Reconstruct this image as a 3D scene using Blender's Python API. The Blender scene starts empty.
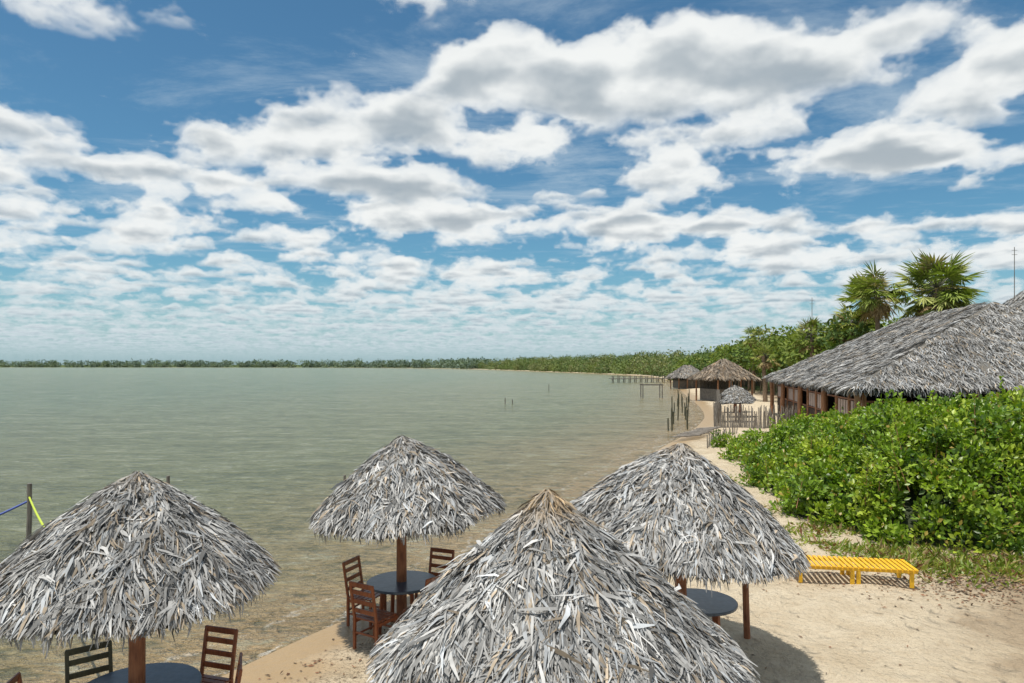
import bpy, math, random
import numpy as np
from mathutils import Vector, Matrix
R=np.random.RandomState(7)
random.seed(7)
scene=bpy.context.scene
CAMH=4.04
WL=-0.15
# ------------------------------------------------------------ helpers
def link(o,parent=None):
    scene.collection.objects.link(o)
    if parent: o.parent=parent
    return o
def empty(name,loc=(0,0,0),rot=0):
    e=bpy.data.objects.new(name,None); e.location=loc; e.rotation_euler=(0,0,rot)
    e.empty_display_size=0.2
    return link(e)
def mk(name,V,F,mat,col=None,smooth=False,parent=None,attr=None):
    V=np.asarray(V,dtype=np.float32); F=np.asarray(F,dtype=np.int32)
    me=bpy.data.meshes.new(name)
    k=F.shape[1]; n=len(F)
    me.vertices.add(len(V)); me.vertices.foreach_set('co',V.ravel())
    me.loops.add(n*k); me.loops.foreach_set('vertex_index',F.ravel())
    me.polygons.add(n); me.polygons.foreach_set('loop_start',np.arange(0,n*k,k,dtype=np.int32))
    try: me.polygons.foreach_set('loop_total',np.full(n,k,dtype=np.int32))
    except Exception: pass
    me.update(calc_edges=True)
    if smooth: me.polygons.foreach_set('use_smooth',np.ones(n,dtype=bool))
    if col is not None:
        a=me.color_attributes.new('Col','FLOAT_COLOR','POINT')
        c=np.ones((len(V),4),dtype=np.float32); c[:,:3]=col
        a.data.foreach_set('color',c.ravel())
    if attr:
        for kx,vals in attr.items():
            a=me.attributes.new(kx,'FLOAT','POINT'); a.data.foreach_set('value',np.asarray(vals,dtype=np.float32))
    if mat: me.materials.append(mat)
    me.validate()
    return link(bpy.data.objects.new(name,me),parent)
def sst(a,b,x):
    t=np.clip((x-a)/(b-a),0,1); return t*t*(3-2*t)
def nrm(a): return a/np.maximum(np.linalg.norm(a,axis=-1,keepdims=True),1e-9)
class B:
    def __init__(s): s.v=[];s.f=[]
    def box(s,c,d,M=None):
        n=len(s.v)
        for z in(-1,1):
            for x,y in((-1,-1),(1,-1),(1,1),(-1,1)):
                p=Vector((x*d[0]/2,y*d[1]/2,z*d[2]/2))
                if M: p=M@p
                s.v.append(tuple(p+Vector(c)))
        s.f+=[(n,n+3,n+2,n+1),(n+4,n+5,n+6,n+7),(n,n+1,n+5,n+4),(n+1,n+2,n+6,n+5),(n+2,n+3,n+7,n+6),(n+3,n,n+4,n+7)]
    def beam(s,a,b,w,h=None):
        a=Vector(a);b=Vector(b);h=h or w
        d=(b-a); q=d.to_track_quat('Z','Y').to_matrix()
        s.box((a+b)/2,(w,h,d.length),q)
    def cyl(s,a,b,r0,r1=None,k=8,wob=0):
        a=Vector(a);b=Vector(b);r1=r0 if r1 is None else r1
        q=(b-a).to_track_quat('Z','Y').to_matrix(); n=len(s.v)
        m=4 if wob else 1
        for j in range(m+1):
            t=j/m; c=a.lerp(b,t); r=r0+(r1-r0)*t
            if wob and 0<j<m: c=c+Vector((random.uniform(-wob,wob),random.uniform(-wob,wob),0))
            for i in range(k):
                an=i/k*2*math.pi
                s.v.append(tuple(c+q@Vector((math.cos(an)*r,math.sin(an)*r,0))))
        for j in range(m):
            for i in range(k):
                s.f.append((n+j*k+i,n+j*k+(i+1)%k,n+(j+1)*k+(i+1)%k,n+(j+1)*k+i))
        s.f.append(tuple(n+m*k+i for i in range(k))); s.f.append(tuple(n+i for i in reversed(range(k))))
    def obj(s,name,mat,parent=None,bevel=0,loc=(0,0,0),rot=0):
        me=bpy.data.meshes.new(name); me.from_pydata(s.v,[],s.f); me.materials.append(mat); me.update()
        o=link(bpy.data.objects.new(name,me),parent); o.location=loc; o.rotation_euler=(0,0,rot)
        if bevel:
            m=o.modifiers.new('b','BEVEL'); m.width=bevel; m.segments=2; m.limit_method='ANGLE'
        return o
# ------------------------------------------------------------ node helper
class NT:
    def __init__(s,nt): s.nt=nt; s.n=nt.nodes; s.l=nt.links
    def set(s,inp,v):
        if isinstance(v,bpy.types.NodeSocket): s.l.new(v,inp)
        elif v is not None: inp.default_value=v
    def m(s,op,a,b=None,c=None,clamp=False):
        x=s.n.new('ShaderNodeMath'); x.operation=op; x.use_clamp=clamp
        for i,v in enumerate((a,b,c)):
            if v is not None: s.set(x.inputs[i],v)
        return x.outputs[0]
    def ss(s,v,a,b,to0=0.0,to1=1.0,kind='SMOOTHSTEP'):
        x=s.n.new('ShaderNodeMapRange'); x.interpolation_type=kind
        s.set(x.inputs[0],v)
        for i,q in zip((1,2,3,4),(a,b,to0,to1)): s.set(x.inputs[i],q)
        return x.outputs[0]
    def noise(s,vec,scale,detail=4,rough=0.5,dist=0,out='Fac'):
        x=s.n.new('ShaderNodeTexNoise')
        if vec is not None: s.l.new(vec,x.inputs['Vector'])
        x.inputs['Scale'].default_value=scale; x.inputs['Detail'].default_value=detail
        x.inputs['Roughness'].default_value=rough; x.inputs['Distortion'].default_value=dist
        return x.outputs[out]
    def mix(s,f,a,b,mode='MIX'):
        x=s.n.new('ShaderNodeMix'); x.data_type='RGBA'; x.blend_type=mode
        s.set(x.inputs[0],f)
        for i,v in((6,a),(7,b)):
            if isinstance(v,tuple) and len(v)==3: v=v+(1,)
            s.set(x.inputs[i],v)
        return x.outputs[2]
    def comb(s,x,y,z):
        c=s.n.new('ShaderNodeCombineXYZ')
        for i,v in enumerate((x,y,z)): s.set(c.inputs[i],v)
        return c.outputs[0]
    def map(s,vec,scale=(1,1,1),rot=(0,0,0)):
        c=s.n.new('ShaderNodeMapping'); s.l.new(vec,c.inputs[0])
        c.inputs['Scale'].default_value=scale; c.inputs['Rotation'].default_value=rot
        return c.outputs[0]
    def bump(s,h,strength,dist,normal=None):
        x=s.n.new('ShaderNodeBump'); x.inputs['Strength'].default_value=strength; x.inputs['Distance'].default_value=dist
        s.l.new(h,x.inputs['Height'])
        if normal: s.l.new(normal,x.inputs['Normal'])
        return x.outputs[0]
def newmat(name):
    m=bpy.data.materials.new(name); m.use_nodes=True
    t=NT(m.node_tree); p=m.node_tree.nodes['Principled BSDF']
    return m,t,p
def mat_wood(name,c1,c2,rough=0.5,scale=8):
    m,t,p=newmat(name)
    co=t.n.new('ShaderNodeTexCoord').outputs['Object']
    n=t.noise(t.map(co,(1,1,0.15)),scale*4,5,0.6)
    n2=t.noise(co,scale*0.5,3)
    f=t.ss(t.m('ADD',t.m('MULTIPLY',n,0.6),t.m('MULTIPLY',n2,0.4)),0.35,0.65)
    t.set(p.inputs['Base Color'],t.mix(f,c1,c2)); p.inputs['Roughness'].default_value=rough
    t.set(p.inputs['Normal'],t.bump(n,0.3,0.01))
    return m
def mat_attr(name,rough=0.8,transl=0.0,nscale=0,spec=0.3):
    m,t,p=newmat(name)
    a=t.n.new('ShaderNodeAttribute'); a.attribute_name='Col'
    c=a.outputs['Color']
    if nscale:
        co=t.n.new('ShaderNodeTexCoord').outputs['Object']
        f=t.ss(t.noise(co,nscale,4,0.6),0.3,0.7,0.68,1.22)
        c=t.mix(1.0,c,t.comb(f,f,f),'MULTIPLY')
    t.set(p.inputs['Base Color'],c); p.inputs['Roughness'].default_value=rough
    p.inputs['Specular IOR Level'].default_value=spec
    if transl:
        tr=t.n.new('ShaderNodeBsdfTranslucent'); t.set(tr.inputs[0],t.mix(1.0,c,(1.25,1.4,0.5),'MULTIPLY'))
        ms=t.n.new('ShaderNodeMixShader'); ms.inputs[0].default_value=transl
        t.l.new(p.outputs[0],ms.inputs[1]); t.l.new(tr.outputs[0],ms.inputs[2])
        t.l.new(ms.outputs[0],t.n['Material Output'].inputs[0])
    return m
M_thatch=mat_attr('thatch_mat',0.85,0.0,3.2)
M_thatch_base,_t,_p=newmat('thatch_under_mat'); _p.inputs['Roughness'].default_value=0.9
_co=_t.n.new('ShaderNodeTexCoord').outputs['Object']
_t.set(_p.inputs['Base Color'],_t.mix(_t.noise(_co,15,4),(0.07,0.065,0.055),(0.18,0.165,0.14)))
M_leaf=mat_attr('leaf_mat',0.38,0.30,0,0.4)
M_tree=mat_attr('tree_leaf_mat',0.7,0.2,0,0.2)
M_red=mat_wood('chair_wood',(0.16,0.04,0.016),(0.30,0.09,0.032),0.4)
M_post=mat_wood('post_wood',(0.16,0.055,0.025),(0.32,0.13,0.06),0.6)
M_logs=mat_wood('log_wood',(0.24,0.11,0.05),(0.42,0.21,0.11),0.7)
M_gray=mat_wood('weathered_wood',(0.10,0.09,0.075),(0.24,0.21,0.18),0.85)
M_lgray=mat_wood('bleached_sticks',(0.15,0.13,0.11),(0.33,0.30,0.26),0.85)
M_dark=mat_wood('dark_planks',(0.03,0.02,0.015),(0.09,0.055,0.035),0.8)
M_yel=mat_wood('yellow_paint',(0.66,0.36,0.012),(0.76,0.44,0.02),0.45,3)
M_blue=mat_wood('table_paint',(0.035,0.055,0.085),(0.07,0.10,0.14),0.3,3)
M_green=mat_wood('greenish_wood',(0.05,0.05,0.03),(0.09,0.09,0.05),0.5)
M_pink=mat_wood('pale_panel',(0.42,0.30,0.26),(0.58,0.48,0.43),0.8)
M_trunk=mat_wood('palm_trunk',(0.12,0.08,0.05),(0.25,0.18,0.12),0.9)
# ------------------------------------------------------------ shoreline & terrain
SH=np.array([(-9,-80),(-7,-10),(-6.2,0),(-5.4,5),(-4.7,7.6),(-4.0,9),(-2.9,11),(-0.9,14),(0.3,16.5),(2.4,21.6),(6.2,31.5),(12.2,44.8),(17.2,60),(25,100),(36,151),(48,220),(46,287),(17,410),(-41,667),(-170,900),(-500,1000),(-1500,1040),(-9000,1200)],float)
def chaikin(P,n):
    for _ in range(n):
        Q=[P[0]]
        for a,b in zip(P[:-1],P[1:]): Q+=[a*.75+b*.25,a*.25+b*.75]
        Q.append(P[-1]); P=np.array(Q)
    return P
SHC=chaikin(SH,2)
def sdist(x,y):
    x=np.asarray(x,float); y=np.asarray(y,float)
    best=np.full(x.shape,1e18); sg=np.ones(x.shape)
    for a,b in zip(SHC[:-1],SHC[1:]):
        d=b-a; L=d@d
        t=np.clip(((x-a[0])*d[0]+(y-a[1])*d[1])/L,0,1)
        px=x-a[0]-t*d[0]; py=y-a[1]-t*d[1]; q=px*px+py*py
        cr=d[0]*(y-a[1])-d[1]*(x-a[0])
        m=q<best; best=np.where(m,q,best); sg=np.where(m,np.where(cr<0,1.0,-1.0),sg)
    return np.sqrt(best)*sg
def lump(x,y):
    return 0.035*np.sin(1.7*x+0.6*y)*np.sin(1.1*y-0.4*x+1)+0.018*np.sin(4.1*x-1.3*y)*np.sin(3.7*y+2)+0.02*np.sin(2.6*x+2.2*y+1)
def gz(x,y,sd=None):
    if sd is None: sd=sdist(x,y)
    z=np.clip(WL+0.05*sd,-1.6,0)
    z=z+0.45*sst(8,20,sd)+0.5*sst(30,90,sd)
    return z+lump(x,y)*sst(0.3,3,sd)
def gz1(x,y): return float(gz(np.array([x]),np.array([y]))[0])
def axis(lo,hi,c,n,a):
    u0=-math.asinh((c-lo)/a); u1=math.asinh((hi-c)/a)
    return c+a*np.sinh(np.linspace(u0,u1,n))
def sheet(name,mat,nx,ny,zf,smooth=True):
    xs=axis(-9000,9000,0,nx,3.0); ys=axis(-300,9000,12,ny,3.0)
    X,Y=np.meshgrid(xs,ys); sd=sdist(X,Y); Z=zf(X,Y,sd)
    V=np.stack([X,Y,Z],-1).reshape(-1,3)
    I,J=np.meshgrid(np.arange(nx-1),np.arange(ny-1)); b=(J*nx+I).ravel()
    F=np.stack([b,b+1,b+nx+1,b+nx],-1)
    return mk(name,V,F,mat,smooth=smooth,attr={'sd':np.clip(sd,-400,400).ravel()})
M_ground,t,p=newmat('sand_ground')
g=t.n.new('ShaderNodeNewGeometry').outputs['Position']
spg=t.n.new('ShaderNodeSeparateXYZ'); t.l.new(g,spg.inputs[0])
a=t.n.new('ShaderNodeAttribute'); a.attribute_name='sd'; sd=a.outputs['Fac']
n1=t.noise(g,0.9,6,0.6); n2=t.noise(g,14,5,0.7); n3=t.noise(g,90,3,0.6); n4=t.noise(g,3.5,5,0.65)
sand=t.mix(t.ss(n1,0.3,0.7),(0.60,0.49,0.34),(0.72,0.615,0.455))
sand=t.mix(t.ss(n4,0.50,0.70,0,0.4),sand,(0.52,0.40,0.26))
sand=t.mix(t.ss(n2,0.48,0.75,0,0.4),sand,(0.46,0.35,0.22))
sand=t.mix(t.ss(n3,0.62,0.72,0,0.5),sand,(0.28,0.20,0.12))
wetn=t.m('ADD',sd,t.m('MULTIPLY',t.m('SUBTRACT',n1,0.5),1.8))
wet=t.ss(wetn,0.6,1.8,1.0,0.0)
sand=t.mix(wet,sand,(0.33,0.235,0.13))
deb=t.m('MULTIPLY',t.ss(t.noise(g,22,5,0.7),0.53,0.62),t.m('MULTIPLY',t.ss(wetn,0.6,1.1),t.ss(wetn,1.6,2.8,1,0)))
sand=t.mix(t.m('MULTIPLY',deb,0.75),sand,(0.10,0.07,0.04))
soil=t.mix(n2,(0.20,0.13,0.07),(0.40,0.29,0.18))
soilmask=t.ss(t.m('ADD',sd,t.m('MULTIPLY',t.m('SUBTRACT',n1,0.5),6)),7.9,9.9)
sand=t.mix(t.m('MULTIPLY',soilmask,0.7),sand,soil)
edge=t.ss(spg.outputs[1],60,130,16.0,3.0,'LINEAR')
far=t.ss(t.m('SUBTRACT',t.m('ADD',sd,t.m('MULTIPLY',t.m('SUBTRACT',n1,0.5),6)),edge),0,5)
sand=t.mix(far,sand,(0.075,0.105,0.03))
t.set(p.inputs['Base Color'],sand)
t.set(p.inputs['Roughness'],t.ss(wet,0,1,0.95,0.4)); p.inputs['Specular IOR Level'].default_value=0.25
vo=t.n.new('ShaderNodeTexVoronoi'); vo.feature='SMOOTH_F1'; vo.inputs['Scale'].default_value=2.8; t.l.new(t.map(g,(1,1,0.2)),vo.inputs['Vector'])
foot=t.ss(vo.outputs['Distance'],0.05,0.35)
dryf=t.ss(wet,0,1,1.0,0.12)
hh=t.m('ADD',t.m('MULTIPLY',foot,0.7),t.m('ADD',t.m('MULTIPLY',t.noise(g,6,5,0.65),1.6),t.m('MULTIPLY',n3,0.10)))
hh=t.m('MULTIPLY',hh,dryf)
t.set(p.inputs['Normal'],t.bump(hh,1.0,0.16))
sheet('ground',M_ground,340,380,lambda X,Y,s:gz(X,Y,s))
# water
M_water,t,p=newmat('water_mat')
g=t.n.new('ShaderNodeNewGeometry').outputs['Position']
a=t.n.new('ShaderNodeAttribute'); a.attribute_name='sd'; sd=t.m('MULTIPLY',a.outputs['Fac'],-1.0)
big=t.noise(t.map(g,(0.06,0.2,1),(0,0,0.2)),1.0,4,0.55)
sdn=t.m('ADD',sd,t.m('MULTIPLY',t.m('SUBTRACT',big,0.5),6.0))
c=t.mix(t.ss(sdn,0.0,4.0),(0.40,0.285,0.15),(0.30,0.245,0.125))
c=t.mix(t.ss(sdn,2.5,13.0),c,(0.205,0.215,0.105))
c=t.mix(t.ss(sdn,12.0,80.0),c,(0.145,0.190,0.105))
w1=t.noise(t.map(g,(0.75,1.7,1),(0,0,0.5)),1.15,5,0.64,0.6)
w2=t.noise(t.map(g,(1.2,2.2,1),(0,0,-0.25)),3.6,4,0.68,0.5)
w3=t.noise(t.map(g,(0.16,0.42,1),(0,0,0.3)),1.0,7,0.72,0.4)
cr=t.m('ADD',t.m('MULTIPLY',w1,0.38),t.m('ADD',t.m('MULTIPLY',w2,0.30),t.m('MULTIPLY',w3,0.32)))
c=t.mix(t.ss(cr,0.42,0.505,0.70,0.0),c,(0.075,0.085,0.04))  # wave shade and light put into the colour: dark troughs, pale crests
c=t.mix(t.ss(cr,0.51,0.59,0.0,0.55),c,(0.40,0.41,0.29))
nf=t.noise(g,0.6,5,0.65); fd=t.m('ADD',sd,t.m('MULTIPLY',t.m('SUBTRACT',nf,0.5),2.0))
def band(c0,w): return t.ss(t.m('ABSOLUTE',t.m('SUBTRACT',fd,c0)),w,w*0.3)
foam=t.m('ADD',t.m('MULTIPLY',band(0.12,0.12),0.9),t.m('MULTIPLY',band(1.0,0.09),0.55))
foam=t.m('MULTIPLY',foam,t.ss(t.noise(g,5,5,0.75),0.44,0.60))
caps=t.m('MULTIPLY',t.ss(w2,0.61,0.67),t.ss(w1,0.55,0.61))
foam=t.m('MAXIMUM',foam,t.m('MULTIPLY',caps,0.6))
c=t.mix(t.m('MULTIPLY',foam,0.8,clamp=True),c,(0.74,0.70,0.62))
t.set(p.inputs['Base Color'],c); p.inputs['Roughness'].default_value=0.2; p.inputs['IOR'].default_value=1.33
p.inputs['Specular IOR Level'].default_value=0.36
swl=t.ss(t.m('SINE',t.m('MULTIPLY',fd,4.6)),-1,1)
swl=t.m('MULTIPLY',swl,t.ss(sd,7.0,0.3))
h=t.m('ADD',t.m('ADD',w1,t.m('MULTIPLY',swl,0.15)),t.m('ADD',t.m('MULTIPLY',w2,0.5),t.m('MULTIPLY',w3,1.4)))
t.set(p.inputs['Normal'],t.bump(h,1.0,0.65))
sheet('water',M_water,260,300,lambda X,Y,s:np.full(X.shape,WL))
# ------------------------------------------------------------ strips (thatch)
def strips(P,D,N,L,W,curl=0.0,roll=0.5,rs=R):
    n=len(P); D=nrm(D); S=nrm(np.cross(D,N)); N2=nrm(np.cross(S,D))
    a=rs.normal(0,roll,n)[:,None]; S2=S*np.cos(a)+N2*np.sin(a)
    L=L[:,None];W=W[:,None]
    bow=rs.uniform(-0.03,0.08,n)[:,None]*L
    side=rs.normal(0,0.07,n)[:,None]*L
    V=np.empty((n,6,3))
    V[:,0]=P-S2*W*0.35;V[:,1]=P+S2*W*0.35
    m=P+D*L*0.5+N2*bow+S*side
    V[:,2]=m-S2*W*0.5;V[:,3]=m+S2*W*0.5
    e=P+D*L-N2*curl*L
    V[:,4]=e-S2*W*0.15;V[:,5]=e+S2*W*0.15
    b=np.arange(n)*6
    F=np.concatenate([np.stack([b,b+1,b+3,b+2],-1),np.stack([b+2,b+3,b+5,b+4],-1)])
    return V.reshape(-1,3),F
def thatch_col(n,rs,tan=None):
    g=np.clip(rs.normal(0.315,0.11,n),0.06,0.60)
    w=rs.uniform(0,1,n)
    c=np.stack([g*1.015,g*1.0,g*(0.965)],-1)
    br=w<0.12
    c[br]=c[br]*np.array([1.0,0.83,0.64])
    bl=w>0.85
    c[bl]=c[bl]*np.array([0.95,1.0,1.06])
    if tan is not None:
        T=np.array([0.50,0.36,0.21])*rs.uniform(0.5,1.2,n)[:,None]
        c=c*(1-tan[:,None])+T*tan[:,None]
    return np.repeat(c,6,axis=0)
def umbrella(x,y,Rr,zp,ze,n,seed,tilt=(0,0),post=0.085,tan=0.5,ws=1.0,lean=0.0,lin=0.70):
    rs=np.random.RandomState(seed); z0=gz1(x,y)
    e=empty('thatched_beach_umbrella',(x,y,0))
    H=zp-ze
    ph=rs.uniform(0,6,4)
    def rr(th): return Rr*(1+0.025*np.sin(2*th+ph[0])+0.02*np.sin(5*th+ph[1])+0.012*np.sin(9*th+ph[2]))
    def surf(t,th):
        r=rr(th)*t
        z=zp-H*(lin*t+(1-lin)*t**2.0)+0.03*np.sin(3*th+ph[3])*t+0.022*np.sin(7*th+ph[0]+9*t)*np.clip(t*2,0,1)
        return np.stack([r*np.cos(th)+lean*t,r*np.sin(th),z],-1)
    tm=Matrix.Rotation(tilt[0],3,'X')@Matrix.Rotation(tilt[1],3,'Y'); TM=np.array(tm)
    piv=np.array([0,0,zp])
    def tf(V): return (V-piv)@TM.T+piv
    k=40;rows=8;V=[]
    for off in(-0.05,-0.12):
        for j in range(rows+1):
            for i in range(k):
                q=surf(np.array(max(j/rows*0.97,0.004)),np.array(i/k*2*math.pi)); V.append(q+np.array([0,0,off]))
    F=[]
    m=(rows+1)*k
    for s in(0,1):
        for j in range(rows):
            for i in range(k):
                f=[s*m+j*k+i,s*m+(j+1)*k+i,s*m+(j+1)*k+(i+1)%k,s*m+j*k+(i+1)%k]
                F.append(f if s==0 else f[::-1])
    mk('thatch_base',tf(np.array(V)),np.array(F),M_thatch_base,parent=e,smooth=True)
    t=np.sqrt(rs.uniform(0.0,1,n))*0.98
    rows=8.0; tq=(np.floor(t*rows)+rs.beta(1.2,2.2,n))/rows; t=np.where(rs.rand(n)<0.4,tq,t); t=np.clip(t,0.004,0.985)
    th=rs.uniform(0,2*math.pi,n)
    P=surf(t,th); P2=surf(t+0.01,th); D=nrm(P2-P)
    T=np.stack([-np.sin(th),np.cos(th),0*th],-1); N=nrm(np.cross(T,D)); N=np.where(N[:,2:]<0,-N,N)
    ang=rs.normal(0,0.34,n)+0.25*np.sin(th*9+t*14+ph[2])
    big=rs.rand(n)<0.16; ang=np.where(big,rs.uniform(-1.5,1.5,n),ang)
    lift=np.abs(rs.normal(0.0,0.10,n))+0.015
    Dd=D*np.cos(ang)[:,None]+T*np.sin(ang)[:,None]+N*lift[:,None]
    P=P+N*rs.uniform(-0.035,0.03,n)[:,None]
    L=rs.uniform(0.07,0.32,n)*np.clip(0.5+t,0.5,1.0); L=np.minimum(L,(1.03-t)*Rr*1.2+0.08)
    W=rs.gamma(2.6,0.0060,n).clip(0.005,0.038)*ws*np.clip(0.5+t*1.2,0.5,1)
    tanv=np.clip((0.20-t)/0.20,0,1)*tan*1.6; tanv=np.clip(tanv*rs.uniform(0.4,1.4,n),0,1)
    V1,F1=strips(P,Dd,N,L,W,curl=0.05,roll=0.5,rs=rs)
    patch=np.clip(1+0.22*np.sin(3*th+ph[1]+4*t)*np.sin(5*t+2*th+ph[2]),.7,1.3)
    C1=thatch_col(n,rs,tanv)*np.repeat(patch,6)[:,None]
    nf=int(n*0.14)
    th=rs.uniform(0,2*math.pi,nf); P=surf(rs.uniform(0.90,1.0,nf),th); T=np.stack([-np.sin(th),np.cos(th),0*th],-1)
    Rd=np.stack([np.cos(th),np.sin(th),0*th],-1)
    Dd=Rd*rs.uniform(0.0,0.6,nf)[:,None]+np.array([0,0,-1])*rs.uniform(0.6,1.2,nf)[:,None]+T*rs.normal(0,0.25,nf)[:,None]
    P[:,2]-=rs.uniform(0,0.06,nf)
    V2,F2=strips(P,Dd,Rd,rs.uniform(0.06,0.24,nf)*(0.75+0.35*np.sin(th*6+ph[1])*np.sin(th*11)),rs.uniform(0.006,0.022,nf)*ws,0.05,0.7,rs); C2=thatch_col(nf,rs)*0.9
    na=int(90); th=rs.uniform(0,2*math.pi,na)
    Rd=np.stack([np.cos(th),np.sin(th),0*th],-1)
    P=Rd*0.02+np.array([0,0,zp-0.01])+rs.normal(0,0.012,(na,3))
    Dd=Rd*rs.uniform(0.9,1.4,na)[:,None]+np.array([0,0,-1.0])
    V3,F3=strips(P,Dd,Rd,rs.uniform(0.10,0.30,na),rs.uniform(0.008,0.024,na),0.0,0.5,rs)
    C3=thatch_col(na,rs,np.clip(rs.uniform(0.1,1.0,na)*tan,0,1))
    V=np.concatenate([V1,V2,V3]);F=np.concatenate([F1,F2+len(V1),F3+len(V1)+len(V2)]);C=np.concatenate([C1,C2,C3])
    mk('thatch',tf(V),F,M_thatch,col=C,parent=e)
    b=B(); top=Vector((0,0,zp-0.1)); b.cyl((0,0,z0-0.3),top,post,post*0.85,12,0.012)
    b.obj('post',M_post,e)
    b=B()
    for i in range(10):
        th=i/10*2*math.pi
        q=tf(surf(np.array([0.93]),np.array([th])))[0]; q[2]-=0.15
        b.cyl((0,0,zp-0.25),tuple(q),0.022,0.018,6)
        th2=(i+1)/10*2*math.pi; q2=tf(surf(np.array([0.93]),np.array([th2])))[0]; q2[2]-=0.15
        b.cyl(tuple(q),tuple(q2),0.016,0.016,5)
    b.obj('rafters',M_logs,e)
    return e
umbrella(-3.95,7.2,1.36,2.90,1.78,18000,1,(0.0,0.02),tan=0.15,ws=1.1)
umbrella(-1.72,10.7,1.44,2.92,1.76,13000,2,(0.0,-0.08),tan=0.1,ws=1.25)
umbrella(2.28,9.2,1.58,2.97,1.74,17000,3,(0.0,0.10),tan=0.25,ws=1.2)
umbrella(0.31,6.0,1.56,2.93,1.55,32000,4,(0.0,0.02),tan=0.8,ws=1.05,lean=0.15,lin=0.90)
b=B(); b.cyl((0,0,gz1(3.45,10.0)-0.2),(-0.1,-0.15,1.75),0.05,0.045,10,0.008); b.obj('wooden_support_post',M_post,None,0,(3.45,10.0,0))
# ------------------------------------------------------------ furniture
def chair(x,y,rot,mat=M_red):
    b=B(); w=0.42; d=0.42
    for sx in(-1,1):
        b.beam((sx*w/2,-d/2,0),(sx*w/2,-d/2,0.44),0.04)
        b.beam((sx*w/2,d/2,0),(sx*w/2,d/2,0.46),0.04)
        b.beam((sx*w/2,d/2,0.46),(sx*w/2,d/2+0.09,1.0),0.04,0.032)
        b.beam((sx*w/2,-d/2+0.02,0.2),(sx*w/2,d/2-0.02,0.2),0.02,0.03)
        b.beam((sx*w/2,-d/2+0.02,0.405),(sx*w/2,d/2-0.02,0.405),0.025,0.05)
    b.beam((-w/2+.02,-d/2,0.25),(w/2-.02,-d/2,0.25),0.02,0.03)
    b.beam((-w/2+.02,d/2,0.25),(w/2-.02,d/2,0.25),0.02,0.03)
    for i in range(5): b.box((0,-d/2+0.035+i*0.087,0.457),(w+0.03,0.075,0.022))
    for z in(0.58,0.72,0.86):
        yy=d/2+0.09*(z-0.46)/0.54; b.box((0,yy,z),(w-0.035,0.018,0.065))
    yy=d/2+0.088; b.box((0,yy,0.975),(w+0.03,0.024,0.07))
    return b.obj('wooden_chair',mat,None,0.005,(x,y,gz1(x,y)),rot)
def table(x,y,r):
    z=gz1(x,y)
    e=empty('round_table',(x,y,z))
    b=B(); b.cyl((0,0,0.70),(0,0,0.74),r,r,40); b.obj('top',M_blue,e,0.008)
    b=B()
    for i in range(4):
        a=i*math.pi/2+0.6; c,s=math.cos(a),math.sin(a)
        b.beam((c*r*0.7,s*r*0.7,-0.02),(c*r*0.6,s*r*0.6,0.697),0.05)
    for i in range(2):
        a=i*math.pi/2+0.6; c,s=math.cos(a),math.sin(a)
        b.beam((c*r*0.6,s*r*0.6,0.66-i*0.045),(-c*r*0.6,-s*r*0.6,0.66-i*0.045),0.04)
    b.obj('legs',M_red,e,0.004)
table(-3.95,7.2,0.62); table(-1.72,10.7,0.55); table(2.6,9.5,0.52)
chair(-3.55,7.85,-0.3); chair(-4.6,7.5,0.7,M_green); chair(-3.10,7.0,-1.2); chair(-4.75,6.9,1.8)
chair(-2.34,11.0,1.2); chair(-2.0,10.0,2.6); chair(-1.30,11.35,-0.4); chair(-1.30,10.15,-2.3)
def lounger(x,y,rot,L):
    e=empty('yellow_slatted_bench',(x,y,gz1(x,y)),rot)
    H=0.27
    b=B(); n=int(L/0.092)
    for i in range(n):
        xx=-L/2+0.04+i*(L-0.08)/(n-1)
        b.box((xx,0,H+0.04),(0.060,0.72,0.024))
    b.obj('slats',M_yel,e,0.004)
    b=B()
    for sy in(-1,1):
        b.box((0,sy*0.30,H),(L-0.02,0.045,0.055))
        for sx in(-0.9,-0.05,0.05,0.9):
            b.box((sx*L/2,sy*0.30,(H-.028)/2-.01),(0.07,0.045,H-.01))
    for sx in(-0.9,0.9): b.box((sx*L/2,0,H-0.06),(0.045,0.55,0.045))
    b.obj('frame',M_yel,e,0.004)
lounger(6.34,12.8,-0.17,2.12)
def px(u,v,z):
    d=(CAMH-z)*683/(v-364.5); return ((u-512)/683*d,d)
def post_at(name,x,y,z0,z1,r,mat=M_gray):
    b=B(); b.cyl((0,0,z0),(random.uniform(-.04,.04),random.uniform(-.04,.04),z1),r,r*0.8,8,r*0.3); return b.obj(name,mat,None,0,(x,y,0))
post_at('mooring_post',-9.9,14.0,-1.0,1.6,0.055)
post_at('mooring_post',-8.3,16.5,-1.0,1.35,0.05)
post_at('mooring_post',-4.3,17.5,-1.0,1.2,0.04)
def rope(name,a,b_,col,sag=0.1,r=0.018):
    cu=bpy.data.curves.new(name,'CURVE'); cu.dimensions='3D'; cu.bevel_depth=r; s=cu.splines.new('POLY'); s.points.add(12)
    for i in range(13):
        t=i/12; p=Vector(a).lerp(Vector(b_),t); p.z-=sag*4*t*(1-t); s.points[i].co=(*p,1)
    m,_,pp=newmat(name+'_mat'); pp.inputs['Base Color'].default_value=(*col,1); cu.materials.append(m)
    link(bpy.data.objects.new(name,cu))
rope('yellow_rope',(-9.9,14,1.32),(-4.9,7.6,1.85),(0.45,0.55,0.03),0.12,0.018)
rope('blue_rope',(-9.9,14,1.25),(-11.4,13.0,0.55),(0.06,0.10,0.35),0.05,0.022)
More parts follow.
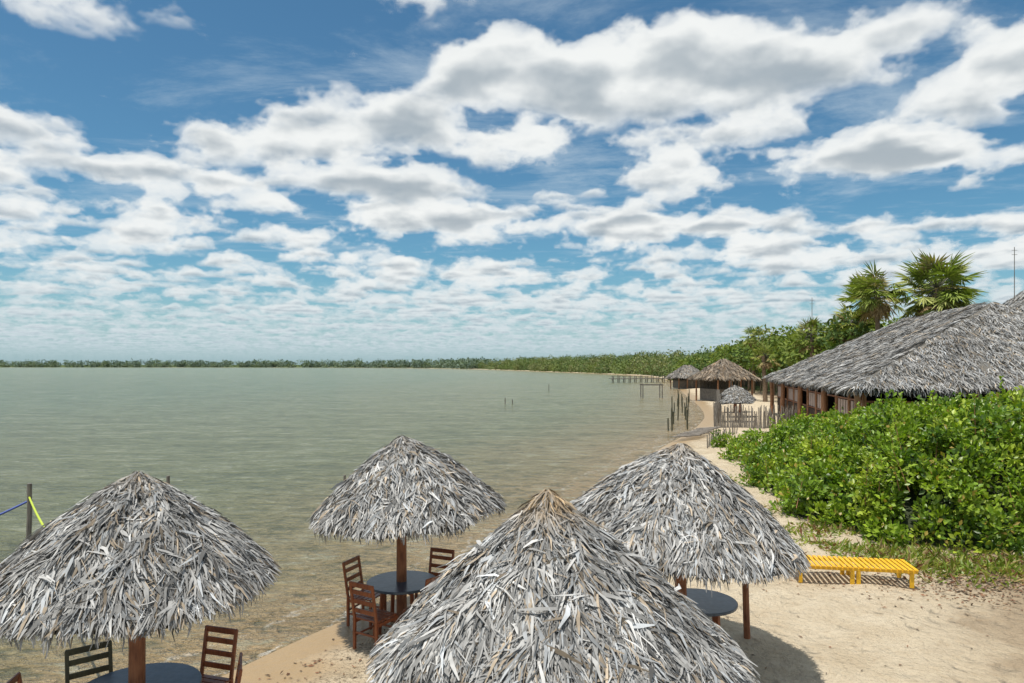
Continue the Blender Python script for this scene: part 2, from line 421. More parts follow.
# ------------------------------------------------------------ leaves
def leafmesh(P,D,N,L,W):
    n=len(P); D=nrm(D); S=nrm(np.cross(D,N)); N2=nrm(np.cross(S,D)); L=L[:,None];W=W[:,None]
    V=np.empty((n,4,3)); V[:,0]=P; V[:,1]=P+D*L*0.55+S*W*0.5+N2*W*0.12; V[:,2]=P+D*L-N2*L*0.06; V[:,3]=P+D*L*0.55-S*W*0.5+N2*W*0.12
    b=np.arange(n)*4
    F=np.concatenate([np.stack([b,b+1,b+2],-1),np.stack([b,b+2,b+3],-1)])
    return V.reshape(-1,3),F
HB=np.array([(10.4,33.5),(9.0,26),(7.7,18.5),(8.1,15.4),(10.3,14.4),(14,13.8),(24,13.5),(26,24),(17,28),(13.2,31)],float)
def polysd(P,x,y):
    best=np.full(x.shape,1e18); ins=np.zeros(x.shape,bool)
    for a,b in zip(P,np.roll(P,-1,0)):
        d=b-a;t=np.clip(((x-a[0])*d[0]+(y-a[1])*d[1])/(d@d),0,1)
        q=(x-a[0]-t*d[0])**2+(y-a[1]-t*d[1])**2; best=np.minimum(best,q)
        c=((a[1]>y)!=(b[1]>y))&(x<(b[0]-a[0])*(y-a[1])/(b[1]-a[1]+1e-12)+a[0]); ins^=c
    return np.where(ins,np.sqrt(best),-np.sqrt(best))
def vn(x,y,s,ph=0):
    return (np.sin(x*s+ph)*np.cos(y*s*1.1+ph*2)+0.6*np.sin(x*s*1.9+y*s*0.8+ph)*np.cos(y*s*2.1-x*s*.5)+0.4*np.sin(3.7*s*x+ph*3)*np.sin(3.3*s*y+1))/2
def bush_top(x,y):
    d=polysd(HB,x,y)+0.7*vn(x,y,1.3,1)
    full=np.interp(y,[14,18,22,27,30,34],[2.35,2.25,1.80,1.25,0.9,0.6])+0.09*np.clip(x-9,0,8)
    prof=np.clip(d/2.6,0,1)**0.6
    return np.where(d>0,(full+0.42*vn(x,y,1.5,2)+0.28*vn(x,y,3.6,4))*prof,-0.5)
def make_bush():
    e=empty('green_shrub_hedge')
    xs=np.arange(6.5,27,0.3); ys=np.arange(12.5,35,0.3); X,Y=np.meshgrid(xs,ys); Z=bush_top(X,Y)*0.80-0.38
    nx=len(xs); V=np.stack([X,Y,Z],-1).reshape(-1,3); I,J=np.meshgrid(np.arange(nx-1),np.arange(len(ys)-1)); b=(J*nx+I).ravel()
    F=np.stack([b,b+1,b+nx+1,b+nx],-1); k=(Z.ravel()[F].max(1)>-0.2); F=F[k]
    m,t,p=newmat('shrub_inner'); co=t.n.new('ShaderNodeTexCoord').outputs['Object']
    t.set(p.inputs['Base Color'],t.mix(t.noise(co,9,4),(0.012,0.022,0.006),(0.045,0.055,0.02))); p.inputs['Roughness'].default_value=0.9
    mk('inner_dark_hull',V,F,m,parent=e)  # dark hull sheet added under the leaves to block see-through
    rs=np.random.RandomState(5); N=30000
    x=rs.uniform(6.8,24,N);y=rs.uniform(13,34,N); z=bush_top(x,y); h=0.15
    gx=(bush_top(x+h,y)-bush_top(x-h,y))/(2*h); gy=(bush_top(x,y+h)-bush_top(x,y-h))/(2*h)
    g=np.sqrt(1+np.minimum(gx**2+gy**2,30))
    w=g*(z>0.05)*np.clip(18/y,0.4,1.3)*np.where(x/y>0.80,0.15,1)*np.where((y>20)&(gy>0.4),0.4,1)
    idx=rs.choice(N,1650,replace=False,p=w/w.sum())
    cx,cy,cz=x[idx],y[idx],z[idx]; Nn=nrm(np.stack([-np.clip(gx[idx],-3,3),-np.clip(gy[idx],-3,3),np.ones(len(idx))],-1))
    st=g[idx]>2; cz=np.where(st,cz*rs.uniform(0.25,1.0,len(idx)),cz)
    C=np.stack([cx,cy,cz],-1)+Nn*rs.uniform(-0.38,0.28,len(idx))[:,None]
    per=70; n=len(idx)*per
    off=nrm(rs.normal(0,1,(len(idx),per,3)))*(rs.uniform(0,1,(len(idx),per,1))**0.4)*rs.uniform(0.16,0.42,(len(idx),1,1))
    off[:,:,2]*=rs.uniform(0.6,1.4,(len(idx),1))
    P=(C[:,None]+off).reshape(-1,3)
    up=np.array([0,0,1.0])
    Dd=nrm(off).reshape(-1,3)*0.8+rs.normal(0,0.5,(n,3))+up*0.35
    Nf=nrm(rs.normal(0,0.65,(n,3))+up*0.7+np.repeat(Nn,per,0)*0.6+np.array([-.1,-.35,0]))
    V,F=leafmesh(P,Dd,Nf,rs.uniform(0.10,0.19,n),rs.uniform(0.06,0.11,n))
    base=np.array([[0.16,0.26,0.020],[0.24,0.34,0.028],[0.09,0.17,0.02],[0.34,0.42,0.045]])
    cc=base[rs.choice(4,len(idx),p=[0.38,0.28,0.20,0.14])]
    c=np.repeat(cc,per,0)*rs.uniform(0.5,1.35,(n,1)); old=rs.rand(n)<0.025; c[old]=np.array([0.32,0.24,0.05])
    mk('leaves',V,F,M_leaf,col=np.repeat(c,4,0),parent=e)
    b=B(); PP=[];DD=[]
    for i in range(260):
        k=rs.randint(len(idx)); q=Vector(C[k]); dr=Vector((rs.uniform(-.2,.2),rs.uniform(-.2,.2),rs.uniform(.3,.75)))
        b.cyl(q-Vector((rs.uniform(-.3,.3),rs.uniform(-.3,.3),0.4)),q+dr,0.010,0.004,5)
        for j in range(16):
            PP.append(np.array(q+dr*(0.40+.65*j/16))); DD.append([rs.normal(),rs.normal(),.8])
    b.obj('twigs',M_logs,e)
    n=len(PP); V,F=leafmesh(np.array(PP),np.array(DD),rs.normal(0,.5,(n,3))+up,rs.uniform(.09,.16,n),rs.uniform(.05,.08,n))
    mk('shoot_leaves',V,F,M_leaf,col=np.repeat(np.array([[0.27,0.38,0.035]])*rs.uniform(.7,1.2,(n,1)),4,0),parent=e)
make_bush()
def grass():
    rs=np.random.RandomState(9)
    patches=[(7.9,14.6,.7,700),(8.6,13.6,0.7,650),(9.9,13.7,.9,900),(8.5,14.6,0.7,700),(11.2,13.4,0.8,700),(7.4,16.6,.6,500),(8.0,19,.7,400),(8.9,24,1,400),(9.6,12.8,0.9,420),(7.5,13.8,0.5,300),(10.6,12.5,.8,260),(8.2,12.9,.5,120),(5.6,14.6,.5,60),(6.8,15.2,.5,160)]
    Ps=[]
    for x,y,r,n in patches:
        a=rs.uniform(0,6.28,n); q=rs.rand(n)**0.8*r*1.3; Ps.append(np.stack([x+q*np.cos(a)*1.4,y+q*np.sin(a)*0.8],-1))
    P=np.concatenate(Ps); n=len(P); z=gz(P[:,0],P[:,1]); P=np.column_stack([P,z])
    D=rs.normal(0,0.9,(n,3)); D[:,2]=rs.uniform(0.2,1.1,n)
    V,F=leafmesh(P,D,rs.normal(0,1,(n,3)),rs.gamma(3,.045,n).clip(.04,.35),rs.uniform(0.015,0.07,n))
    pal=np.array([[0.17,0.24,0.03],[0.28,0.31,0.05],[0.36,0.27,0.13],[0.22,0.10,0.05]])
    c=pal[rs.choice(4,n,p=[.42,.28,.2,.1])]*rs.uniform(.7,1.2,(n,1))
    mk('grass',V,F,M_leaf,col=np.repeat(c,4,0))
    n=4200; x=rs.normal(9.8,1.5,n); y=rs.normal(12.8,0.7,n)
    m=900; xa=rs.uniform(-4.0,0.5,m); ya=rs.uniform(8.3,14.5,m); s=sdist(xa,ya); k=(s>.5)&(s<2.4+rs.rand(m)); x=np.concatenate([x,xa[k]]);y=np.concatenate([y,ya[k]])
    m=260; x=np.concatenate([x,rs.uniform(-1,9,m)]); y=np.concatenate([y,rs.uniform(8.5,20,m)]); n=len(x)
    ok=sdist(x,y)>.3; x=x[ok];y=y[ok];n=len(x)
    P=np.column_stack([x,y,gz(x,y)+0.012])
    D=rs.normal(0,1,(n,3)); D[:,2]=0.05; N=rs.normal(0,.3,(n,3)); N[:,2]=1
    V,F=leafmesh(P,D,N,rs.uniform(.03,.11,n),rs.uniform(.015,.045,n))
    pal=np.array([[0.20,0.10,0.055],[0.32,0.21,0.12],[0.08,0.05,0.03]]); c=pal[rs.choice(3,n)]*rs.uniform(.6,1.3,(n,1))
    mk('leaf_litter',V,F,M_thatch,col=np.repeat(c,4,0))
grass()
# ------------------------------------------------------------ hip roofs
def hip_roof(e,o,u,v,Lu,Lv,ze,zr,hip,n,sl,sw,seed,fringe=1.0,hip2=None,tint=(1,1,1)):
    rs=np.random.RandomState(seed); hip2=hip if hip2 is None else hip2; tint=np.array(tint)
    o=np.array([*o,0.0]);u=np.array([*u,0.0]);v=np.array([*v,0.0])
    def pt(a,b,z): return o+u*a+v*b+np.array([0,0,z])
    E=[pt(0,0,ze),pt(Lu,0,ze),pt(Lu,Lv,ze),pt(0,Lv,ze)]
    r0=pt(hip,Lv/2,zr); r1=pt(Lu-hip2,Lv/2,zr)
    tris=[(E[0],E[1],r1),(E[0],r1,r0),(E[1],E[2],r1),(E[2],E[3],r0),(E[2],r0,r1),(E[3],E[0],r0)]
    V=[];F=[]
    for T in tris:
        k=len(V); V+=[q-np.array([0,0,0.06]) for q in T]; V+=[q-np.array([0,0,0.25]) for q in T]; F+=[(k,k+1,k+2),(k+5,k+4,k+3)]
    mk('roof_base',V,F,M_thatch_base,parent=e)
    ar=[0.5*np.linalg.norm(np.cross(T[1]-T[0],T[2]-T[0])) for T in tris]; ar=np.array(ar)/sum(ar)
    VV=[];FF=[];CC=[];off=0
    for T,a in zip(tris,ar):
        k=int(n*a); r=rs.rand(k,2); s=np.sqrt(r[:,:1]); w=r[:,1:]
        P=(1-s)*T[0]+s*(1-w)*T[1]+s*w*T[2]
        N=np.cross(T[1]-T[0],T[2]-T[0]); N/=np.linalg.norm(N); N=N if N[2]>0 else -N
        D=np.array([0,0,-1.0])+N*N[2]; D/=np.linalg.norm(D); S=np.cross(N,D)
        ang=rs.normal(0,0.32,k)
        Dd=D*np.cos(ang)[:,None]+S*np.sin(ang)[:,None]+N*(np.abs(rs.normal(0,0.07,k))+0.03)[:,None]
        bumpy=0.14*vn(P[:,0],P[:,1],1.3,3)+0.08*vn(P[:,0],P[:,1],3.1,1)
        P=P+N*(rs.uniform(-0.03,0.05,k)+bumpy*fringe)[:,None]
        V,F=strips(P,Dd,np.repeat(N[None],k,0),rs.uniform(.4,1.1,k)*sl,rs.uniform(.5,1.3,k)*sw,0.04,0.4,rs)
        c=thatch_col(k,rs); lo=np.repeat(np.clip(1+0.28*vn(P[:,0],P[:,1],0.6,5)+.15*vn(P[:,0],P[:,1],2.2,1),.65,1.35),6)[:,None]
        VV.append(V);FF.append(F+off);CC.append(c*lo*0.88*tint);off+=len(V)
    for i in range(4):
        A,Bq=E[i],E[(i+1)%4]; L=np.linalg.norm(Bq-A); k=int(L*45*max(fringe,.5)/ (sw/0.06))
        t=rs.rand(k,1); P=A+(Bq-A)*t; outd=np.cross((Bq-A)/L,[0,0,1])
        if outd@(A-(E[0]+E[2])/2)<0: outd=-outd
        P=P+np.array([0,0,-0.05])+outd*rs.uniform(-.35,.05,(k,1)); P[:,2]+=rs.uniform(-.05,.05,k)
        D=outd*rs.uniform(.1,.8,(k,1))+np.array([0,0,-1.0])+((Bq-A)/L)*rs.normal(0,.25,(k,1))
        V,F=strips(P,D,np.repeat(outd[None],k,0),rs.uniform(.25,.75,k)*sl,rs.uniform(.6,1.3,k)*sw,0.04,.6,rs)
        VV.append(V);FF.append(F+off);CC.append(thatch_col(k,rs)*0.8*tint);off+=len(V)
    mk('thatch_roof',np.concatenate(VV),np.concatenate(FF),M_thatch,col=np.concatenate(CC),parent=e)
def restaurant():
    e=empty('thatched_restaurant_building')
    u=np.array([.228,.974]);v=np.array([.974,-.228]); o=np.array([14.9,30.0]); Lu,Lv=27,18
    hip_roof(e,o,u,v,Lu,Lv,3.05,7.4,8.5,62000,0.62,0.042,11,hip2=4.0)
    def P(a,b,z): q=o+u*a+v*b; return Vector((q[0],q[1],z))
    rot=Matrix.Rotation(math.atan2(u[1],u[0]),3,'Z')
    ins=0.7; zb=-0.2
    w=B(); pk=B(); lg=B(); rl=B()
    def wall(a0,b0,a1,b1,step):
        A=Vector((a0,b0));C=Vector((a1,b1)); L=(C-A).length; k=int(L/step); d=(C-A)/k
        for i in range(k):
            s=A+d*i; f=A+d*(i+1)
            nn=10
            for j in range(nn):
                g0=s.lerp(f,(j+0.04)/nn); g1=s.lerp(f,(j+.96)/nn)
                p0=P(g0.x,g0.y,0.6); p1=P(g1.x,g1.y,0.6); mid=(p0+p1)/2; ang=math.atan2((p1-p0).y,(p1-p0).x)
                w.box(mid,((p1-p0).length,0.04,1.5),Matrix.Rotation(ang,3,'Z'))
            p0=P(s.x,s.y,zb)
            lg.cyl(p0,P(s.x,s.y,3.3),0.11,0.09,8,0.015)
            q0=P(*(s.lerp(f,0.08)),1.9);q1=P(*(s.lerp(f,.92)),1.9); ang=math.atan2((q1-q0).y,(q1-q0).x); RM=Matrix.Rotation(ang,3,'Z')
            if i%3!=2:
                for j in range(4):
                    r0=q0.lerp(q1,(j+.1)/4); r1=q0.lerp(q1,(j+.8)/4)
                    pk.box((r0+r1)/2,((r1-r0).length,0.03,0.80),RM)
            rl.box((q0+q1)/2+Vector((0,0,-0.46)),((q1-q0).length*1.15,0.09,0.08),RM)
            rl.box((q0+q1)/2+Vector((0,0,0.48)),((q1-q0).length*1.15,0.09,0.08),RM)
    wall(ins,ins,Lu-ins,ins,2.4); wall(ins,ins,ins,Lv-ins,2.6)
    w.obj('plank_wall',M_dark,e); pk.obj('window_panels',M_pink,e); rl.obj('rails',M_post,e)
    for a,b_ in((0.35,0.35),(0.3,5),(0.3,10),(7,0.3),(14,.3),(21,.3),(26.6,.3)): lg.cyl(P(a,b_,-0.3),P(a,b_,3.05),0.17,0.14,10,0.02)
    lg.obj('log_columns',M_logs,e)
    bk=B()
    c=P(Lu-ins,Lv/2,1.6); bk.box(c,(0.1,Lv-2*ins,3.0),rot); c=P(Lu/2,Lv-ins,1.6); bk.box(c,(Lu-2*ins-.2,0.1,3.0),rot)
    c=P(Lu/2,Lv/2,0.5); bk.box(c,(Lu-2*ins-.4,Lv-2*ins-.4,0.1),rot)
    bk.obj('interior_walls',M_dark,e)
restaurant()
def hut(name,cx,cy,rotd,Lu,Lv,ze,zr,seed,n=5000,walls=True,tint=(1,1,1)):
    e=empty(name); r=math.radians(rotd); u=np.array([math.cos(r),math.sin(r)]);v=np.array([-u[1],u[0]])
    o=np.array([cx,cy])-u*Lu/2-v*Lv/2
    hip_roof(e,o,u,v,Lu,Lv,ze,zr,min(Lv/2,Lu/2-0.2),n,0.7,0.10,seed,0.5,tint=tint)
    b=B(); d=B()
    def P(a,b_,z): q=o+u*a+v*b_; return Vector((q[0],q[1],z))
    for a in np.linspace(.5,Lu-.5,4):
        for b_ in(.5,Lv-.5): b.cyl(P(a,b_,-0.5),P(a,b_,ze+.1),0.10,0.09,7)
    b.obj('log_columns',M_logs,e)
    if walls:
        RM=Matrix.Rotation(r,3,'Z')
        for i in range(14):
            d.box(P(.7+(Lu-1.4)*(i+.5)/14,.9,0.65),((Lu-1.4)/14*0.9,.05,1.3),RM)
            d.box(P(.7+(Lu-1.4)*(i+.5)/14,Lv-.9,1.2),((Lu-1.4)/14*0.9,.05,2.4),RM)
        d.box(P(.7,Lv/2,.65),(.05,Lv-1.9,1.3),RM)
        d.obj('plank_walls',M_gray,e)
hut('thatched_hut',24.2,78,20,5.6,5.0,2.6,4.7,21,tint=(.85,.70,.55))
hut('thatched_hut',30.3,118,10,5.6,4.4,2.0,4.0,22,tint=(.9,.85,.8))
hut('thatched_hut',48,62,-10,9,8,7.6,11.4,23,6000)
hut('thatched_hut',42,125,15,8,6,3.0,5.5,24,3000)
for i,(x,y,h) in enumerate([(15.9,48.5,2.2),(17.7,53,2.2),(18.9,58,2.3)]):
    umbrella(x,y,1.2,h,h-0.8,900,i+40,(0,random.uniform(-.08,.08)),tan=0.1,ws=2)
def fence(pts,n,h,name='stick_fence',mat=M_lgray):
    b=B(); P=[Vector(p) for p in pts]; seg=[(P[i+1]-P[i]).length for i in range(len(P)-1)]; T=sum(seg)
    for i in range(n):
        s=T*i/n; k=0
        while s>seg[k]: s-=seg[k];k+=1
        q=P[k].lerp(P[k+1],s/seg[k]); z=gz1(q.x,q.y)
        b.cyl((q.x,q.y,z-.2),(q.x+random.uniform(-.12,.12),q.y+random.uniform(-.1,.1),z+h*random.uniform(.6,1.1)),.035,.025,5)
    b.obj(name,mat)
fence([(13.2,44.5),(15.2,50),(17.6,58),(20.5,68)],330,1.6)
fence([(13.2,44.5),(16.0,43.2),(20,44)],150,1.4)
fence([(9.6,33.5),(11,36.5),(13.2,40)],26,0.6)
b=B()
for i in range(7): b.box((9.6+i*.42,37.5+i*.75,0.12+.004*i),(1.9,.22,.06),Matrix.Rotation(0.5+random.uniform(-.1,.1),3,'Z'))
b.obj('plank_jetty',M_lgray)
for i in range(24):
    t=(i/23)**1.2; y=43+t*34+random.uniform(-1,1); x=(684-512)/683*y*(1-0.03*(1-t))+random.uniform(-.8,.6)
    post_at('net_post',x,y,-1.2,random.uniform(.6,1.5),.055,M_green)
for (u,v_,h) in((505,404,.5),(512,404,.35),(549,391,.9)):
    x,y=px(u,v_,WL); post_at('net_post',x,y,-1.2,h,.06,M_gray)
def frame(x,y,w,h,n):
    b=B()
    for i in range(n):
        for dy in(0,1.4): b.cyl((x+i*w/(n-1),y+dy,-1.2),(x+i*w/(n-1),y+dy,h),.07,.06,6)
    for dy in(0,1.4): b.beam((x-.15,y+dy,h),(x+w+.15,y+dy,h),.10)
    for i in range(n): b.beam((x+i*w/(n-1),y,h+.1),(x+i*w/(n-1),y+1.4,h+.1),.08)
    return b
frame(16.3,85,2.4,1.5,2).obj('water_swing_frame',M_gray)
b=B()
for i in range(12):
    x=23.5+i*1.35; y=158+i*0.2
    for dy in(0,2): b.cyl((x,y+dy,-1.5),(x,y+dy,1.3+0.2*(i%2)),.09,.09,6)
b.box((31,160,0.75),(16.5,2.2,.15),Matrix.Rotation(0.14,3,'Z'))
b.box((31,159.2,1.35),(16.5,.08,.08),Matrix.Rotation(0.14,3,'Z'))
b.obj('wooden_pier',M_gray)
# ------------------------------------------------------------ trees
def crowns(name,C,Rad,per,lsz,cols,seed,flat=0.7):
    rs=np.random.RandomState(seed); C=np.array(C);Rad=np.array(Rad); m=len(C); n=m*per
    d=nrm(rs.normal(0,1,(m,per,3))); rad=rs.uniform(.25,1,(m,per,1))**.5
    ph=rs.uniform(0,6,(m,1,3)); l=1+.22*np.sin(d[:,:,:1]*4+ph[:,:,:1])*np.cos(d[:,:,1:2]*5+ph[:,:,1:2])+.15*np.sin(d[:,:,2:]*7+ph[:,:,2:])
    off=d*rad*l*Rad[:,None,None]; off[:,:,2]*=flat
    P=(C[:,None]+off).reshape(-1,3)
    D=d.reshape(-1,3)+rs.normal(0,.6,(n,3)); N=rs.normal(0,.5,(n,3))+d.reshape(-1,3)+np.array([0,-.2,.7])
    ls=np.full(n,lsz)
    V,F=leafmesh(P,D,N,ls*rs.uniform(.6,1.3,n),ls*rs.uniform(.4,.8,n))
    cols=np.array(cols); cc=cols[rs.randint(len(cols),size=m)]; c=np.repeat(cc,per,0)*rs.uniform(.6,1.3,(n,1))
    return mk(name,V,F,M_tree,col=np.repeat(c,4,0))
rs=np.random.RandomState(3)
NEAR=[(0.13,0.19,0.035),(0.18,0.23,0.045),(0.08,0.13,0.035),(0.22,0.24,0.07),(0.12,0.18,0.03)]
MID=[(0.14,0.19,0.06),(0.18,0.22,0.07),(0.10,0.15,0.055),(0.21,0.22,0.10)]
FAR=[(0.14,0.19,0.14),(0.17,0.22,0.15),(0.12,0.17,0.14)]  # distance haze put into the leaf colours as a bluish tint
C=[];Rd=[];C2=[];R2=[];C3=[];R3=[]
def inb(x,y):
    a=(x-14.9)*.228+(y-30)*.974; b_=(x-14.9)*.974-(y-30)*.228
    return -2<a<30 and -2<b_<21
for i in range(len(SHC)-1):
    a,b_=SHC[i],SHC[i+1]; L=np.linalg.norm(b_-a)
    if b_[1]<60 or a[0]<-1400: continue
    dn=(b_-a)/L; nr=np.array([dn[1],-dn[0]]); mid=(a+b_)/2; dist=np.hypot(*mid)
    dens=0.80 if dist<180 else (0.48 if dist<600 else 0.16)
    k=max(1,int(L*dens*3))
    for _ in range(k):
        o=abs(rs.normal(0,1))*24+ (5 if dist<130 else 1.5)
        if dist<130 and o<9: o+=5
        q=a+(b_-a)*rs.rand()+nr*o
        if inb(*q) or q[1]<64: continue
        tall=np.clip(2.0+o*0.27,2,7.6)*rs.uniform(.7,1.25)
        r=rs.uniform(1.2,2.7)*(1 if dist<180 else 1.5)
        if dist<180: C.append((q[0],q[1],min(tall,7.0)+.3));Rd.append(r)
        elif dist<650: C2.append((q[0],q[1],tall*.82));R2.append(r)
        else: C3.append((q[0],q[1],tall*.75));R3.append(r*1.6)
for _ in range(170):
    x=rs.uniform(34,95);y=rs.uniform(64,120)
    if not inb(x,y): C.append((x,y,rs.uniform(3,7.6)));Rd.append(rs.uniform(1.6,2.8))
print('crowns',len(C),len(C2),len(C3))
crowns('tree_line',C,Rd,200,0.55,NEAR,1,.8)
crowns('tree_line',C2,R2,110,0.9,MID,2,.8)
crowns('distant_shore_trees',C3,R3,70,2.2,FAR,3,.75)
b=B()
for q,r in list(zip(C,Rd))[::2]:
    b.cyl((q[0],q[1],-.2),(q[0]+random.uniform(-.5,.5),q[1],q[2]),.12,.05,5)
b.obj('tree_trunks',M_trunk)
def palm(x,y,H,Rc,seed,nf=38):
    rs=np.random.RandomState(seed); e=empty('fan_palm_tree',(x,y,gz1(x,y)))
    b=B(); b.cyl((0,0,-.3),(rs.uniform(-.3,.3),0,H),.26,.17,10,.05); b.obj('trunk',M_trunk,e)
    P=[];D=[];N=[];L=[];W=[];C=[]; st=B(); c0=np.array([0,0,H])
    for i in range(nf):
        az=rs.uniform(0,6.28); el=rs.uniform(-1.35,1.35); dead=el<-0.85
        d=np.array([math.cos(az)*math.cos(el),math.sin(az)*math.cos(el),math.sin(el)])
        pl=Rc*rs.uniform(.36,.66); tip=c0+d*pl; tip[2]-=.10*Rc
        st.cyl(tuple(c0),tuple(tip),.035,.02,4)
        s=nrm(np.cross(d,[0,0,1.0])); nn=np.cross(s,d)
        q=rs.rand()
        col=np.array([0.22,0.28,0.06]) if q<.5 else (np.array([0.34,0.36,0.12]) if q<.85 else np.array([.36,.30,.14]))
        if dead: col=np.array([0.38,0.28,0.16])
        for j in range(21):
            a=(j-10)/10*1.9; dd=d*math.cos(a)+s*math.sin(a)+nn*rs.normal(0,.14)-np.array([0,0,.30])
            P.append(tip);D.append(dd);N.append(nn+s*.3*math.sin(a));L.append(Rc*rs.uniform(.32,.54)*(1-.25*abs(a)/1.9));W.append(Rc*.042);C.append(col*rs.uniform(.7,1.25))
    V,F=leafmesh(np.array(P),np.array(D),np.array(N),np.array(L),np.array(W))
    mk('fronds',V,F,M_tree,col=np.repeat(np.array(C),4,0),parent=e); st.obj('leaf_stalks',M_green,e)
palm(33.2,62,10.4,3.0,1,50); palm(38.6,62,10.6,4.2,2,72); palm(35.6,69,10.4,3.1,3,46)
palm(33.0,66,7.8,2.9,12,42); palm(42.5,68,10.2,3.0,13,42)
palm(30.5,70,7.0,2.2,4,30); palm(35.5,80,7.6,2.2,5,30); palm(33.5,95,8,2.2,6,28); palm(27.5,74,5.0,1.8,7,28)
for (x,y,h) in((46,62.5,14.8),(33.4,76,11.5),(40,62,13.2)):
    b=B(); b.cyl((0,0,0),(0,0,h),.05,.03,6)
    for k in range(2): b.beam((-.25,0,h-.3-k*.4),(.25,0,h-.3-k*.4),.03)
    b.obj('antenna_mast',M_gray,None,0,(x,y,0))
# ------------------------------------------------------------ sun & sky
S=Vector((-0.20,-0.14,0.965)).normalized()
sun=bpy.data.lights.new('sun','SUN'); sun.energy=4.9; sun.angle=math.radians(.5); sun.color=(1,.95,.87)
so=link(bpy.data.objects.new('sun',sun)); so.rotation_euler=S.to_track_quat('Z','Y').to_euler(); so.location=(0,0,30)
w=bpy.data.worlds.new('sky'); scene.world=w; w.use_nodes=True; t=NT(w.node_tree)
for n in list(t.n): t.n.remove(n)
out=t.n.new('ShaderNodeOutputWorld')
sky=t.n.new('ShaderNodeTexSky'); sky.sky_type='NISHITA'; sky.sun_disc=False
sky.sun_elevation=math.asin(S.z); sky.sun_rotation=math.atan2(S.x,S.y); sky.air_density=1.0; sky.dust_density=0.6; sky.ozone_density=2.0
tc=t.n.new('ShaderNodeTexCoord').outputs['Generated']
sp=t.n.new('ShaderNodeSeparateXYZ'); t.l.new(tc,sp.inputs[0]); dx,dy,dz=sp.outputs
zc=t.m('MAXIMUM',dz,0.012)
X=t.m('DIVIDE',dx,zc);Y=t.m('DIVIDE',dy,zc)
wn=t.n.new('ShaderNodeTexWhiteNoise'); wn.noise_dimensions='3D'
vs=t.n.new('ShaderNodeVectorMath'); vs.operation='SCALE'; t.l.new(tc,vs.inputs[0]); vs.inputs['Scale'].default_value=7919.0; t.l.new(vs.outputs[0],wn.inputs['Vector'])
rnd=wn.outputs['Value']
cov=t.noise(t.comb(X,Y,7.3),0.42,2,0.5)
# cloud banks and clear gaps placed on the cloud plane
bias=t.m('MULTIPLY',t.m('SUBTRACT',cov,0.5),0.20)
BL=[(.55,2.45,.70,.45,.075),(1.13,4.9,.80,.45,.12),(-.69,4.6,.62,.42,.11),(-2.2,3.5,.60,.38,.10),(-.59,3.05,.38,.26,.10),(1.96,3.3,.42,.22,.10),(-1.28,2.17,.18,.14,.07),(-.75,2.12,.12,.12,.04),
    (-1.03,2.55,.40,.32,-.12),(.22,3.75,.34,.42,-.14),(2.4,4.3,.8,.40,-.11),(-1.62,2.3,.35,.35,-.12),(-.45,2.2,.28,.28,-.11),(-1.5,4.6,.35,.5,-.08),(2.0,2.7,.5,.18,-.09),(-1.5,1.9,.5,.22,-.08),(.3,6.2,1.4,.5,-.05)]
for (x0,y0,sx,sy,wt) in BL:
    qx=t.m('MULTIPLY',t.m('SUBTRACT',X,x0),1/sx); qy=t.m('MULTIPLY',t.m('SUBTRACT',Y,y0),1/sy)
    r2=t.m('ADD',t.m('MULTIPLY',qx,qx),t.m('MULTIPLY',qy,qy))
    bias=t.m('MULTIPLY_ADD',t.m('EXPONENT',t.m('MULTIPLY',r2,-1.0)),wt,bias)
NS=8; HT=0.24
T=None; Bsum=None
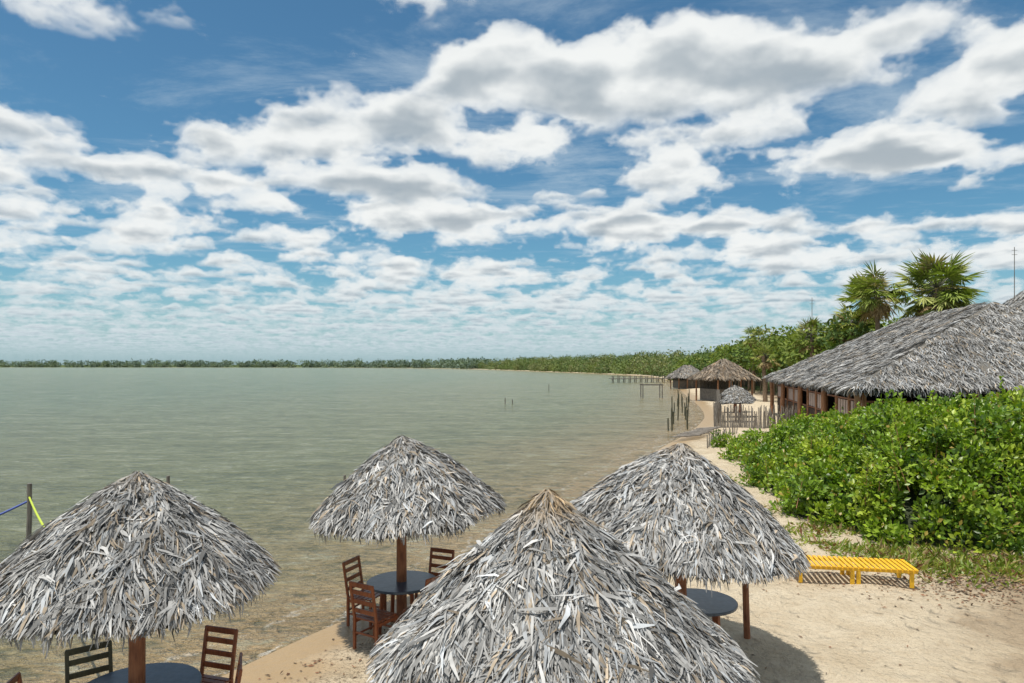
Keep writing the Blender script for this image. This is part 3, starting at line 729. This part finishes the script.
for i in range(NS):
    tt=t.m('DIVIDE',t.m('ADD',rnd,float(i)),float(NS))
    h=t.m('MULTIPLY_ADD',tt,HT,1.0)
    vec=t.comb(t.m('MULTIPLY',X,h),t.m('MULTIPLY',Y,h),t.m('MULTIPLY',h,1.6))
    f=t.noise(vec,1.9,6,0.58)
    den=t.m('ADD',f,bias)
    prof=t.m('MULTIPLY',t.m('POWER',tt,1.4),0.17)
    ex=t.m('SUBTRACT',t.m('SUBTRACT',den,prof),0.500)
    al=t.m('MULTIPLY',t.ss(ex,0.0,0.035),0.72)
    core=t.ss(ex,0.0,0.17)
    sh=t.m('ADD',t.ss(tt,0.0,0.5,0.14,1.0,'LINEAR'),t.m('MULTIPLY',t.m('SUBTRACT',1.0,core),0.60),clamp=True)
    if T is None: T=t.m('SUBTRACT',1.0,al); Bsum=t.m('MULTIPLY',al,sh)
    else:
        wgt=t.m('MULTIPLY',T,al); Bsum=t.m('MULTIPLY_ADD',wgt,sh,Bsum); T=t.m('SUBTRACT',T,wgt)
A=t.m('SUBTRACT',1.0,T)
br=t.m('DIVIDE',Bsum,t.m('MAXIMUM',A,0.001))
ccol=t.mix(t.ss(br,0.22,0.80,0,1,'LINEAR'),(0.30,0.37,0.43),(0.90,0.92,0.91))
veil=t.ss(t.noise(t.map(t.comb(X,Y,9.0),(0.6,0.9,1),(0,0,.3)),1.6,7,0.66,0.3),0.48,0.74,0,0.45)
haze=t.ss(dz,0.0,0.17,1.0,0.0)
skyc=t.mix(1.0,sky.outputs[0],(0.58,0.95,1.02),'MULTIPLY')
bg1=t.n.new('ShaderNodeBackground'); t.l.new(skyc,bg1.inputs[0]); bg1.inputs[1].default_value=0.098
hz=(0.33,0.49,0.60)
ccol2=t.mix(t.m('MULTIPLY',haze,0.5),ccol,hz)
bgv=t.n.new('ShaderNodeBackground'); t.l.new(t.mix(t.m('MULTIPLY',haze,0.7),(0.60,0.70,0.77),hz),bgv.inputs[0])
bg2=t.n.new('ShaderNodeBackground'); t.l.new(ccol2,bg2.inputs[0])
m0=t.n.new('ShaderNodeMixShader'); t.set(m0.inputs[0],t.m('MAXIMUM',veil,t.m('MULTIPLY',t.m('POWER',haze,2.0),0.6))); t.l.new(bg1.outputs[0],m0.inputs[1]); t.l.new(bgv.outputs[0],m0.inputs[2])
m1=t.n.new('ShaderNodeMixShader'); t.set(m1.inputs[0],t.m('MULTIPLY',A,t.ss(dz,0.0,0.03))); t.l.new(m0.outputs[0],m1.inputs[1]); t.l.new(bg2.outputs[0],m1.inputs[2])
t.l.new(m1.outputs[0],out.inputs[0])
# ------------------------------------------------------------ camera
cam=bpy.data.cameras.new('camera'); cam.lens=24; cam.sensor_width=36; cam.clip_end=20000; cam.shift_y=0.0225
co=link(bpy.data.objects.new('camera',cam)); co.location=(0,0,CAMH); co.rotation_euler=(math.radians(90),0,0)
scene.camera=co
scene.view_settings.view_transform='Standard'; scene.view_settings.look='None'; scene.view_settings.exposure=0
